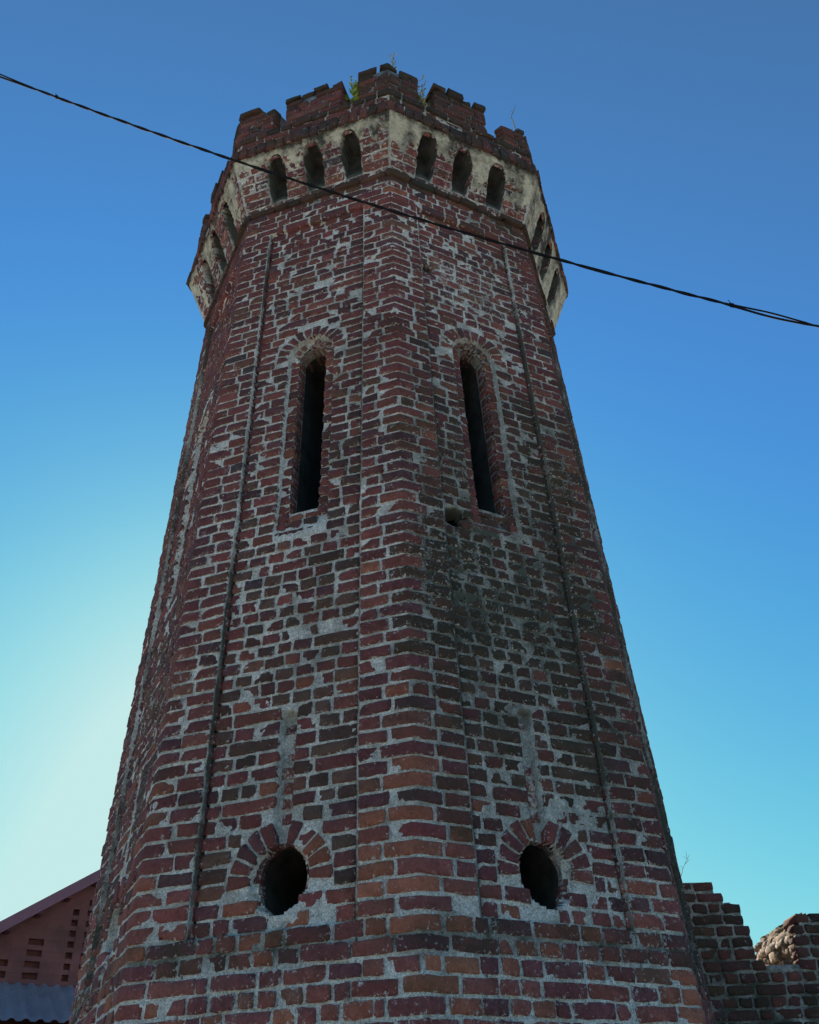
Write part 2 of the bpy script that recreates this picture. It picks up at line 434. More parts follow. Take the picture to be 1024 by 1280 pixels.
def panel(k):
    """recessed wall panel of one face, with plain bands above and below it"""
    G = Geo(); mp = face_map(k, ap_shaft)
    detail = k in WIN
    cw, cl = WIN.get(k), LOOP.get(k)
    # ---- mortar bed
    st = 0.0125 if detail else 0.06
    us = np.arange(-PAN - .012, PAN + .013, st); us[-1] = PAN + .012
    zs = np.arange(-0.1, ZA + 0.01, st)
    U, Z = np.meshgrid(us, zs); n = nn(Z)
    D = np.where((n > N_TOP) & (n < N_SILL), PD, 0.0) - 0.003
    kv = np.ones(U.shape, bool)
    nz = mort_noise(U + k * 5.1, Z, 40)
    gr, wh = g_field(k, U, Z)
    if detail:
        D = np.where((np.abs(U) > PAN - .014) & (D < -.02), PD - .04, D); rec = in_window_recess(U, Z, cw); D = np.where(rec, PD - 0.048, D)
        tail = rec & (Z < W_ZS - .02); D = np.where(tail, PD - 0.048 * sstep(W_ZR, W_ZS - .02, Z), D)
        D = np.where(in_slit(U, Z, cl), PD - 0.05, D)
        D = np.where(np.hypot(U - cl, Z - L_ZC) < L_RR, PD - 0.05, D)
        kv &= ~in_window_open(U, Z, cw) & ~in_loop_hole(U, Z, cl)
        for (mu, mn, mw, mh) in MISSING.get(k, []):
            q = ((U - mu) / mw) ** 2 + ((Z - zc(mn)) / mh) ** 2; D = D - 0.13 * np.exp(-q ** 3); gr = gr + 1.1 * np.exp(-(q * .8) ** 3); kv &= ~((q + .35 * vnoise(U * 40, Z * 40, seed=88) < .55) & (mn > 40))  # broken holes blackened through the grime value, hollow shade painted in
        wh = np.where(in_slit(U, Z, cl), wh + .3, wh)
    keep = kv[:-1, :-1] | kv[1:, :-1] | kv[:-1, 1:] | kv[1:, 1:]
    keep = (kv[:-1, :-1].astype(int) + kv[1:, :-1] + kv[:-1, 1:] + kv[1:, 1:]) >= 3
    grid(G, mp, us, zs, D + nz, 1, keep, np.stack([gr.ravel(), wh.ravel()], -1))
    # ---- bricks
    for r in range(-1, N_GROUND):
        z1, z0 = float(zc(r)), float(zc(r + 1))
        if z1 > ZA + 0.01: continue
        d = PD if N_TOP < r + .5 < N_SILL else 0.0
        j = rng.uniform(0.013, 0.021)
        za, zb = z0 + j / 2, z1 - j / 2
        sag = rng.normal(0, 0.0015)
        if r == 3: za -= .016
        if d == 0: iv = [(-PAN + tooth(k, 1, r), PAN + tooth(k + 1, -1, r))]
        else: iv = [(-PAN + .012, PAN - .012)]
        if detail:
            h = window_half(za, zb)
            if h: iv = subtract(iv, [(cw - h - .006, cw + h + .006)])
            h = loop_half(za, zb)
            if h: iv = subtract(iv, [(cl - h - .006, cl + h + .006)])
            elif in_slit(cl, (za + zb) / 2, cl) or in_slit(cl, zb, cl): iv = subtract(iv, [(cl - S_HW - .004, cl + S_HW + .004)])
        if r > N_SILL: pst = 0.35 if r % 2 else 0.15
        elif r > 58: pst = 0.6 if r % 2 else 0.15
        elif r > 43: pst = 0.06
        elif r > 22: pst = 0.5 if r % 2 else 0.12
        else: pst = 0.45 if r % 2 else 0.1
        lens = lambda: (rng.normal(0.232, 0.012) if rng.random() < pst else rng.normal(0.116, 0.009))
        for a, b in iv:
            for s0, s1 in split_row(a, b, lens, JOINT, rng.uniform(0.06, 0.14)):
                um = (s0 + s1) / 2; zm = (za + zb) / 2
                if any(abs(um - mu) < mw and abs(zm - float(zc(mn))) < mh for mu, mn, mw, mh in MISSING.get(k, [])): continue
                if rng.random() < 0.006 and detail: continue
                gr, wh = g_field(k, um, zm)
                pr = rng.normal(0.0052, 0.0020) + (rng.normal(0.002, .004) if r > N_SILL else 0)
                if k == 0 and r < N_SILL: pr -= 0.0012
                tc = (1 + .22 * float(sstep(66, 73, r))) * tint(0.7 * sstep(68, 74, r) - (0.5 if k == 0 and 24 < r < 66 else 0), pos=(um + k * 4, zm))
                pm_ = {0: .62, -1: .34}.get(k, .35) * float(sstep(24, 44, r) * (1 - sstep(65, 71, r))) * (.6 + .8 * (float(fbm(um * 1.4, zm * 1.1, seed=27)) + .4))
                if rng.random() < pm_: tc = np.array([.095, .064, .050]) * rng.uniform(.75, 1.5) * .65 + tc * .3
                brick(G, mp, s0, s1, za + sag + rng.normal(0, .001), zb + sag + rng.normal(0, .001), d + pr, 0.055,
                      col=tc, grime=(float(gr), float(wh)), bulge=0.004 if r > N_SILL else 0.0)
    return G.build('wall_panel', MATS, TOWER)

def opening_tube(G, mp, pts, d0, d1, m):
    """liner of an opening: outline pts (u,z) swept from depth d0 to d1"""
    pts = np.array(pts); n = len(pts); ds = np.linspace(d0, d1, 7)
    v = np.concatenate([mp(pts[:, 0], pts[:, 1], np.full(n, d)) for d in ds])
    k = np.arange(n); f = []
    for i in range(6):
        f.append(np.stack([i * n + k, i * n + (k + 1) % n, (i + 1) * n + (k + 1) % n, (i + 1) * n + k], -1))
    G.add(v, np.concatenate(f), m, (0.3, 0.3, 0.3), 0.5)

def ring(G, mp, cu, cz, r0, r1, a0, a1, cnt, d, depth, grime, skip=None, warm=0.2):
    rm = (r0 + r1) / 2
    def pm(s, z, dd): return mp(cu + z * np.sin(s / rm), cz + z * np.cos(s / rm), dd)
    da = (a1 - a0) / cnt
    for i in range(cnt):
        t0, t1 = a0 + i * da, a0 + (i + 1) * da
        if skip and skip((t0 + t1) / 2): continue
        e = rng.uniform(0.010, 0.016) / rm / 2
        brick(G, pm, (t0 + e) * rm, (t1 - e) * rm, r0 + rng.uniform(0, .004), r1 - rng.uniform(0, .012), d + rng.normal(0.004, 0.002), depth, grime=grime, col=tint(warm), bev=0.005)

def slit_window(k):
    G = Geo(); mp = face_map(k, ap_shaft); c = WIN[k]
    gr, wh = [float(x) for x in g_field(k, c, W_ZC)]
    A = Geo()
    ring(A, mp, c, W_ZC, W_RO + .004, W_RV, -radians(96), radians(96), 12, PD, 0.075, (gr, wh))
    ring(G, mp, c, W_ZC, W_RI + .003, W_RO - .006, -radians(90), radians(90), 8, PD - 0.034, 0.2, (gr, wh + .15))
    # jamb bricks standing in the recess
    n0, n1 = int(round(float(nn(W_ZC)))), int(round(float(nn(W_ZS))))
    for r in range(n0, n1 + 3):
        zb, za = float(zc(r)) - 0.008, float(zc(r + 1)) + 0.008
        if zb > W_ZC: zb = W_ZC - .004
        for sgn in (-1, 1):
            a, b = sorted((c + sgn * (W_RI + .002), c + sgn * (W_RO - .004)))
            if za > W_ZS - .01:
                brick(G, mp, a, b, za, zb, PD - 0.036 + rng.normal(0, .003), 0.10, grime=(gr, wh), col=tint(.1))
            elif rng.random() < .8:
                brick(G, mp, a, b, za, zb, PD - 0.026 + 0.032 * (r - n1) / 3, 0.06, grime=(gr, wh), col=tint(0))
    # sloping sill
    for r in range(n1, n1 + 3):
        zb, za = float(zc(r)) - 0.008, float(zc(r + 1)) + 0.006
        for a, b in split_row(c - W_RI - .01, c + W_RI + .01, lambda: rng.normal(.13, .02), JOINT):
            brick(G, mp, a, b, za, zb - (0.03 if r == n1 else 0), PD - 0.026 + 0.032 * (r - n1) / 3, 0.12, grime=(gr + .3, wh), col=tint(-.3))
    th = np.linspace(0, pi, 15)
    pts = [(c + (W_RI + .006) * math.cos(t), W_ZC + (W_RI + .006) * math.sin(t)) for t in th] + [(c - W_RI - .006, W_ZS), (c + W_RI + .006, W_ZS)]
    opening_tube(G, mp, pts, PD - 0.066, PD - 0.15, 1)
    opening_tube(G, mp, [(u, z) for u, z in pts], PD - 0.15, PD - 0.62, 3)  # inner reveal near-black, the dark of the interior put into its colour
    o = G.build('slit_window', MATS, TOWER)
    A.build('arch', MATS, o)
    return o

def gun_loop(k):
    G = Geo(); mp = face_map(k, ap_shaft); c = LOOP[k]
    gr, wh = [float(x) for x in g_field(k, c, L_ZC)]
    A = Geo()
    ring(A, mp, c, L_ZC, L_RR + .004, L_RV, -radians(98), radians(98), 11, PD + .005, 0.10, (gr, wh), warm=0.3, skip=lambda t: abs(t) < 0.1)
    # ragged inner lip, half brick and half mortar
    def pm(s, z, dd):
        a = s; r = z
        return mp(c + (L_A + r) * np.sin(a), L_ZC + (L_B + r * .6) * np.cos(a), dd)
    cnt = 16
    for i in range(cnt):
        a0 = -pi + 2 * pi * i / cnt; e = rng.uniform(.02, .06)
        if rng.random() < .15: continue
        da = 2 * pi / cnt
        v0, v1 = rng.uniform(-.003, .005), rng.uniform(.026, .036)
        brick(G, pm, a0 + e * .3, a0 + da - e * .3, v0, v1, PD - 0.045 + rng.normal(0, .005), 0.05, grime=(gr + .2, wh + rng.uniform(0, .5)), col=tint(-.2), bev=0.004, wob=1.2)
    th = np.linspace(0, 2 * pi, 28, endpoint=False)
    pts = [(c + (L_A + .006) * math.cos(t) * (1 + .04 * math.sin(5 * t)), L_ZC + (L_B + .006) * math.sin(t)) for t in th]
    opening_tube(G, mp, pts, PD - 0.05, PD - 0.09, 1)
    opening_tube(G, mp, pts, PD - 0.09, PD - 0.62, 3)  # deep part of the hole near-black, interior shade painted on
    # the walled-up slit above the hole
    K = Geo(); r0, r1 = int(float(nn(S_TOP))) , int(float(nn(L_ZC + L_RR)))
    for r in range(r0, r1 - 1):
        zb, za = float(zc(r)) - rng.uniform(.008, .016), float(zc(r + 1)) + rng.uniform(.008, .016)
        if r == r0 or (k == 0 and r < r0 + 4 and rng.random() < .8): continue
        zb = min(zb, S_TOP - .01)
        brick(K, mp, c - S_HW + rng.uniform(.005, .02), c + S_HW - rng.uniform(.004, .015), za, zb, PD - 0.038 + rng.normal(0, .004), 0.05, grime=(gr, wh + .35), col=tint(0))
    o = G.build('gun_loop', MATS, TOWER)
    if K.n: K.build('blocked_slit', MATS, o)
    A.build('arch', MATS, o)
    return o

def pilaster(i):
    """corner pilaster of squint bricks wrapping corner i"""
    G = Geo(); mp = corner_map(i, ap_shaft)
    detail = i in (-2, -1, 0, 1, 2)
    st = 0.0125 if detail else 0.06
    zs = np.arange(-0.1, ZA + 0.01, st)
    # mortar: fractions of the pilaster half width, with returns down into the panel
    m = 19 if detail else 4
    fr = np.linspace(0, 1, m)
    fr = np.concatenate([[-1.0], -fr[::-1][:-1], fr, [1.0]]); Zx0 = np.repeat(zs[:, None], len(fr), 1)
    w = ap_shaft(zs) * T225 - PAN
    Sx = fr[None, :] * (w[:, None] + .002) + (np.abs(fr) > .999)[None, :] * np.sign(fr)[None, :] * .003 * vnoise(Zx0 * 9, 0 * Zx0 + i, seed=81)
    Zx = Zx0
    fL, fR = face_map(i - 1, ap_shaft), face_map(i, ap_shaft)
    D = mort_noise(Sx + i * 3.3, Zx, 80) - 0.003 + 0 * Sx
    D[:, 0] = PD - .02; D[:, -1] = PD - .02
    mid = len(fr) // 2; D[:, mid] -= 0.004
    half = ap_shaft(Zx) * T225
    uL = half + Sx; uR = -half + Sx
    left = Sx < 0
    pos = np.where(left[..., None], fL(uL, Zx, D), fR(uR, Zx, D))
    pos[:, mid] = mp(np.zeros(len(zs)), zs, D[:, mid])
    idx = np.arange(pos.shape[0] * pos.shape[1]).reshape(pos.shape[:2])
    q = np.stack([idx[:-1, :-1], idx[:-1, 1:], idx[1:, 1:], idx[1:, :-1]], -1).reshape(-1, 4)
    gL, wL = g_field(i - 1, PAN, Zx); gR, wR = g_field(i, -PAN, Zx)
    gg, ww = np.where(left, gL, gR), np.where(left, wL, wR)
    gg = gg + .45 * (np.abs(fr) > .999)[None, :] * (1 + vnoise(Zx * 2.2, 0 * Zx + i, seed=83))  # seam returns darkened: mould plus corner shade, both in the grime value
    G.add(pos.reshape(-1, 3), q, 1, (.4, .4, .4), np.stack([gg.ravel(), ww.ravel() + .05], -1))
    for r in range(0, N_GROUND):
        z1, z0 = float(zc(r)), float(zc(r + 1)); zm = (z0 + z1) / 2
        wz = float(ap_shaft(zm)) * T225 - PAN
        j = rng.uniform(0.013, 0.021); za, zb = z0 + j / 2, z1 - j / 2
        if r % 2: a, b = rng.normal(.155, .014), rng.normal(.110, .014)
        else: a, b = rng.normal(.110, .014), rng.normal(.155, .014)
        wl, wr = wz - tooth(i, -1, r), wz + tooth(i, 1, r); cuts = [-wl, -a, b, wr]
        if rng.random() < .06: cuts.insert(2, 0.0)
        if a > wl - .05: cuts.remove(-a)
        if b > wr - .05: cuts.remove(b)
        for q0, q1 in zip(cuts[:-1], cuts[1:]):
            s0 = q0 + (JOINT() / 2 if q0 > -wl else 0.007); s1 = q1 - (JOINT() / 2 if q1 < wr else 0.007)
            um = (s0 + s1) / 2; fc = i - 1 if um < 0 else i
            gr, wh = g_field(fc, PAN * (1 if um < 0 else -1), zm)
            if fc == 0 and abs(um - .2) < .06 and 71.6 < r + .5 < 72.8: continue
            if um > .02 and fc == 0: gr = gr + .08
            brick(G, mp, s0, s1, za + rng.normal(0, .001), zb + rng.normal(0, .001), rng.normal(.0055, .0020), .055, corner=0.0,
                  col=(1 + .28 * float(sstep(64, 71, r))) * tint(1.5 * float(sstep(64, 72, r)) + (0.1 if q0 < 0 < q1 else 0), pos=(um + fc * 4, zm)), grime=(float(gr) - (0.1 if q0 < 0 < q1 else 0), float(wh)), bulge=0.003 if r > N_SILL else 0)
    o = G.build('corner_pilaster', MATS, TOWER)
    return o

# ---- corbelled head -------------------------------------------------------------------
ZT = Z0 + 4.337 * S; RT = 1.135
ZS1 = Z0 + 4.420 * S
ZP = Z0 + 4.815 * S
def ap_corb(z): return S * C225 * (1.004 + (RT - 1.004) * np.clip((np.asarray(z, float) - ZA) / (ZT - ZA), 0, 1))

def plaster_amount(k, u, v):
    """>0 plaster survives; u -1..1 across the face, v 0..1 up the slope"""
    n = fbm(u * 4 + k * 4, v * 3, seed=60, o=5) * 1.1 + 0.40 * vnoise(u * 17, v * 10 + k, seed=62) + .2 * vnoise(u * 40, v * 24 + k, seed=63)
    if k == -1: b = (v - 0.74) * 2.6 + 0.45 * sstep(.55, .95, u) + 0.35 * sstep(-.55, -.9, u)
    elif k == 0: b = (v - 0.58) * 2.4 + 0.5 * sstep(-.55, -.9, u) + 0.2 * sstep(.5, .9, u)
    elif k == 1: b = (v - .1) * 1.6 + .8
    elif k == -2: b = (v - .72) * 1.4
    else: b = (v - .4) * 2
    return b + n * 1.45 - .06

def corbel(k):
    G = Geo(); mp = face_map(k, ap_corb)
    detail = k in (-2, -1, 0, 1)
    st = 0.0085 if detail else 0.04
    nu = int(1.42 / st); nv = int((ZT - ZA) / st)
    fr = np.linspace(-1, 1, nu); zs = np.linspace(ZA - .01, ZT + .01, nv)
    FR, Z = np.meshgrid(fr, zs); U = FR * ap_corb(Z) * T225
    v = (Z - ZA) / (ZT - ZA)
    p = plaster_amount(k, FR, v)
    D = 0.006 * sstep(-.02, .08, p) - 0.009 * (1 - sstep(-.1, 0.02, p)) + 0.004 * fbm(U * 14, Z * 14, seed=70 + k) + .004 * vnoise(U * 50, Z * 50, seed=71)
    eb = sstep(.975, .999, np.abs(FR)); D = D * (1 - eb) + .004 * eb; U = FR * (ap_corb(Z) + D) * T225
    gr = 0.22 + .45 * fbm(U * 9 + k, Z * 1.6, seed=66) + 0.25 * sstep(.9, 1, v) + .1
    niche = np.zeros(U.shape, bool); slope = (RT - 1.004) * S * C225
    for uc in (-.345, 0.0, .345):
        hw = .086
        x = np.abs(U - uc); q = np.clip((v - .12) / (.91 - .12), 0, 1)
        hwv = hw * np.where(q < .62, .86 + .14 * sstep(0, .5, q), np.sqrt(np.clip(1 - ((q - .62) / .38) ** 2, 0, 1)) ** .85)
        inside = (x < hwv + .005 * vnoise(U * 0 + uc * 9 + k, v * 9, seed=72)) & (v > .12) & (v < .91)
        niche |= inside
        back = .005 - .05 * sstep(.22, .5, v) - v * slope
        D = np.where(inside, np.minimum(back, -.012) + .004 * fbm(U * 20, Z * 20, seed=74), D)
        gr = np.where(inside, .35 + 1.5 * sstep(.16, .36, v) + .3 * fbm(U * 6, Z * 6, seed=75), gr)  # niche backs darken upward, soot and recess shade put into the colour
    V = mp(U, Z, D)
    idx = np.arange(U.size).reshape(U.shape)
    q = np.stack([idx[:-1, :-1], idx[:-1, 1:], idx[1:, 1:], idx[1:, :-1]], -1)
    G.add(V.reshape(-1, 3), np.zeros((0, 4), int), 2, (.5, .5, .5), np.stack([gr.ravel(), 0 * gr.ravel()], -1))
    isp = (p > 0.0) & ~niche; isn = niche
    qp = isp[:-1, :-1]; qn = (isn & (v > .36 + .09 * vnoise(U * 20, Z * 20, seed=77)))[:-1, :-1] & ~qp  # upper niche faces get the near-black that includes painted shade
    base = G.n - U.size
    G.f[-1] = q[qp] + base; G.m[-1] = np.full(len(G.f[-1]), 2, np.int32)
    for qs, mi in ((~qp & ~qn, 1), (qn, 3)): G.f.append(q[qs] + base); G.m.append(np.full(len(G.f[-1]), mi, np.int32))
    # exposed brick courses
    nr = 7; hh = (ZT - ZA) / nr
    for r in range(nr):
        za, zb = ZA + r * hh + .008, ZA + (r + 1) * hh - .008; zm = (za + zb) / 2; vm = (zm - ZA) / (ZT - ZA)
        half = float(ap_corb(zm)) * T225
        iv = [(-half + .012, half - .012)]
        for uc in (-.345, 0.0, .345):
            if vm > .1 and vm < .9:
                hw = .086 if vm < .72 else (.072 if vm < .84 else .04); iv = subtract(iv, [(uc - hw, uc + hw)])
        for a, b in iv:
            for s0, s1 in split_row(a, b, lambda: rng.choice([.235, .12], p=[.6, .4]), JOINT, rng.uniform(.08, .2)):
                dp = .10 if vm < .55 else .012
                brick(G, mp, s0, s1, za, zb, rng.normal(-.001, .002), dp, slop=.5, grime=(.15 + (.3 if r == 0 else 0), .25), col=tint(.3))
    o = G.build('corbel', MATS, TOWER)
    return o

def ledge():
    """thin projecting course at the foot of the corbel and the toothed string course above it"""
    G = Geo()
    apf = lambda z: ap_shaft(z)
    for i in range(-4, 4):
        mp = corner_map(i, ap_const(1.0)); half = S * T225 * C225
        for (z0, z1, d, gr) in ((ZA - .012, ZA + .048, .030, .75),):
            iv = split_row(-half + .0, half - .0, lambda: rng.choice([.23, .12], p=[.7, .3]), lambda: rng.uniform(.005, .012), rng.uniform(.08, .2))
            for s0, s1 in iv:
                brick(G, mp, s0, s1, z0 + rng.normal(0, .003), z1 + rng.normal(0, .003), d + rng.normal(0, .006), .16, corner=0.0, grime=(gr, .0), col=tint(-.5), slop=.1)
    return G.build('ledge_course', MATS, TOWER)

def string_course():
    G = Geo(); R = 1.147; apf = ap_const(R); half = float(apf(0)) * T225
    # mortar core
    for k in range(-4, 4):
        mp = face_map(k, apf); us = np.linspace(-half, half, 60); zs = np.array([ZT - .0, ZT + .03, ZT + .07, ZS1])
        U, Z = np.meshgrid(us, zs); D = -.012 + .004 * fbm(U * 20 + k, Z * 20, seed=90); D[0] -= .16; D[-1] -= .06
        grid(G, mp, us, zs, D, 1, None, np.full((U.size, 2), .45))
    for i in range(-4, 4):
        mp = corner_map(i, apf)
        for s0, s1 in split_row(-half, half, lambda: rng.normal(.090, .007), lambda: rng.uniform(.009, .016), rng.uniform(.05, .09)):
            if i == -2 and rng.random() < .12: continue
            brick(G, mp, s0, s1, ZT + .004 + rng.normal(0, .004), ZS1 - .004, rng.normal(.008, .004), .16, corner=0.0, grime=(.44 + .12 * (i == 0 or i == 1), .12), col=tint(-.5), wob=1.4, slop=.15)
    return G.build('string_course', MATS, TOWER)

RPAR = 1.122
def parapet():
    """wall below the crenels plus its tower roof"""
    apf = ap_const(RPAR); half = float(apf(0)) * T225
    G = Geo(); rows = 3; hh = H * .97
    Ztop = ZS1 + rows * hh
    for k in range(-4, 4):
        mp = face_map(k, apf); mi = face_map(k, ap_const(RPAR - .20)); hi = float(ap_const(RPAR - .20)(0)) * T225
        us = np.linspace(-half, half, 90); zs = np.linspace(ZS1 - .02, Ztop, 30)
        U, Z = np.meshgrid(us, zs); grid(G, mp, us, zs, mort_noise(U + k * 2, Z, 95) - .004, 1, None, np.full((U.size, 2), (.35, .1)))
        # top and inner face
        v = np.concatenate([mp([-half, half], Ztop - .004, -.004), mi([hi, -hi], Ztop - .004, 0), mi([hi, -hi], ZS1, 0)])
        G.add(v, [[0, 1, 2, 3], [3, 2, 4, 5]], 1, (.3, .3, .3), .8)
        v = np.concatenate([mi([-hi, hi], ZS1 + .03, .05), [[0, 0, ZS1 + .08]]]); G.add(v, [[0, 1, 2]], 3)
    for r in range(rows):
        za, zb = ZS1 + r * hh + .006, ZS1 + (r + 1) * hh - .006
        for i in range(-4, 4):
            mp = corner_map(i, apf); off = rng.uniform(.06, .2)
            for s0, s1 in split_row(-half, half, lambda: rng.choice([.235, .12], p=[.5, .5]), JOINT, off):
                top = r == rows - 1
                face = i - 1 if (s0 + s1) / 2 < 0 else i
                gr = {0: .62, -1: .40}.get(face, .5)
                brick(G, mp, s0, s1, za, zb + (rng.normal(0, .004) if top else 0), rng.normal(.004, .003) + (.012 if top else 0), .16 if top else .06, corner=0.0,
                      grime=(gr - .12 + (.35 if top else 0), .1), col=tint(-.1 - (.4 if top else 0)), slop=.0 if top else .45)
    return G.build('parapet', MATS, TOWER), Ztop, hh

def merlon(mp, s0, s1, zb, rows, hh, face, ragged=0.3, corner=None, core=None, broken=None):
    """one merlon between s0 and s1 on outer-face map mp"""
    G = Geo(); th = .31
    cs = [s0 + .012, s1 - .012] if corner is None else [s0 + .012, 0.0, s1 - .012]
    zt = zb + ((core or rows) - 1) * hh - .01
    n = len(cs); vo = mp(cs, [zb] * n, -.01); vt = mp(cs, [zt] * n, -.01); vi = mp(cs, [zb] * n, -th); vj = mp(cs, [zt] * n, -th)
    v = np.concatenate([vo, vt, vi, vj]); f = []
    for a in range(n - 1):
        f += [[a, a + 1, n + a + 1, n + a], [n + a, n + a + 1, 3 * n + a + 1, 3 * n + a], [2 * n + a + 1, 2 * n + a, 3 * n + a, 3 * n + a + 1]]
    f += [[0, n, 3 * n, 2 * n], [n - 1, 3 * n - 1, 4 * n - 1, 2 * n - 1]]
    G.add(v, f, 1, (.3, .3, .3), .6)
    gr = {0: .66, -1: .44, 1: .66}.get(face, .5)
    for r in range(rows):
        za, zz = zb + r * hh + .006, zb + (r + 1) * hh - .006
        top = r == rows - 1
        a0 = s0 if not broken or r < broken[1] else broken[0] + rng.uniform(-.05, .05)
        if top:
            for a, b in split_row(a0 - .008, s1 + .008, lambda: rng.normal(.17, .04), lambda: rng.uniform(.008, .05)):
                if rng.random() < ragged * .8: continue
                brick(G, mp, a, b, za - .006, zz + rng.normal(-.006, .012), rng.uniform(.0, .03), th - .0, corner=corner, grime=(gr + .3, .0), col=tint(-.7), wob=1.8, slop=0)
        else:
            for a, b in split_row(a0, s1, lambda: rng.choice([.235, .12], p=[.5, .5]), JOINT, rng.uniform(.08, .2)):
                if r == rows - 2 and rng.random() < .10: continue
                brick(G, mp, a, b, za, zz, rng.normal(.004, .003), .08 if not broken or r < broken[1] else .28, corner=corner, grime=(gr - .14 + .2 * (r == rows - 2), .1), col=tint(-.1), slop=.45)
    return G.build('merlon', MATS, TOWER)

for k in range(-4, 4): panel(k)
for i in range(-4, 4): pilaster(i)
for k in WIN: slit_window(k)
for k in LOOP: gun_loop(k)
for k in range(-4, 4): corbel(k)
ledge(); string_course()
_, Z_CREN, HH = parapet()
apP = ap_const(RPAR); HALF = float(apP(0)) * T225
MROWS = int(round((ZP - Z_CREN) / HH))
for k in range(-4, 4):                        # middle merlons
    merlon(face_map(k, apP), -.265, .28, Z_CREN, MROWS, HH, k, .25 if k == -1 else .1)
for i in range(-4, 4):                        # corner merlons
    lo, hi = -.275, .275
    rows = MROWS
    if i == 0: lo, hi = -.275, .30
    if i == -1: lo, hi = -.24, .34
    if i == 1: lo, hi = -.275, .29
    if i == 1: merlon(corner_map(i, apP), lo, hi, Z_CREN, rows, HH, i, .3, corner=0.0, core=rows - 3, broken=(-.1, rows - 2))
    else: merlon(corner_map(i, apP), lo, hi, Z_CREN, rows, HH, i, 0.0 if i == 0 else .2, corner=0.0)

# ------------------------------------------------------------------ ruined brick wall beside the tower
def tube(G, pts, rad, n=6, m=0, col=(.4, .4, .4)):
    pts = np.asarray(pts, float); k = len(pts); rad = np.broadcast_to(np.asarray(rad, float), (k,))
    t = np.gradient(pts, axis=0); t /= np.linalg.norm(t, axis=1)[:, None] + 1e-12
    ref = np.array([0, 0, 1.0]) if abs(t[0, 2]) < .8 else np.array([1.0, 0, 0])
    a = np.cross(t, ref); a /= np.linalg.norm(a, axis=1)[:, None] + 1e-12; b = np.cross(t, a)
    th = np.linspace(0, 2 * pi, n, endpoint=False)
    v = pts[:, None] + rad[:, None, None] * (a[:, None] * np.cos(th)[None, :, None] + b[:, None] * np.sin(th)[None, :, None])
    i, j = np.meshgrid(np.arange(k - 1), np.arange(n), indexing='ij'); j2 = (j + 1) % n
    f = np.stack([i * n + j, i * n + j2, (i + 1) * n + j2, (i + 1) * n + j], -1).reshape(-1, 4)
    G.add(v.reshape(-1, 3), f, m, col)

def box(G, x0, x1, y0, y1, z0, z1, m=0, frame=None, col=(.4, .4, .4), grime=0.0):
    v = np.array([[x, y, z] for z in (z0, z1) for y in (y0, y1) for x in (x0, x1)], float)
    if frame: v = frame(v[:, 0], v[:, 1], v[:, 2])
    G.add(v, [[0, 2, 3, 1], [4, 5, 7, 6], [0, 1, 5, 4], [2, 6, 7, 3], [0, 4, 6, 2], [1, 3, 7, 5]], m, col, grime)

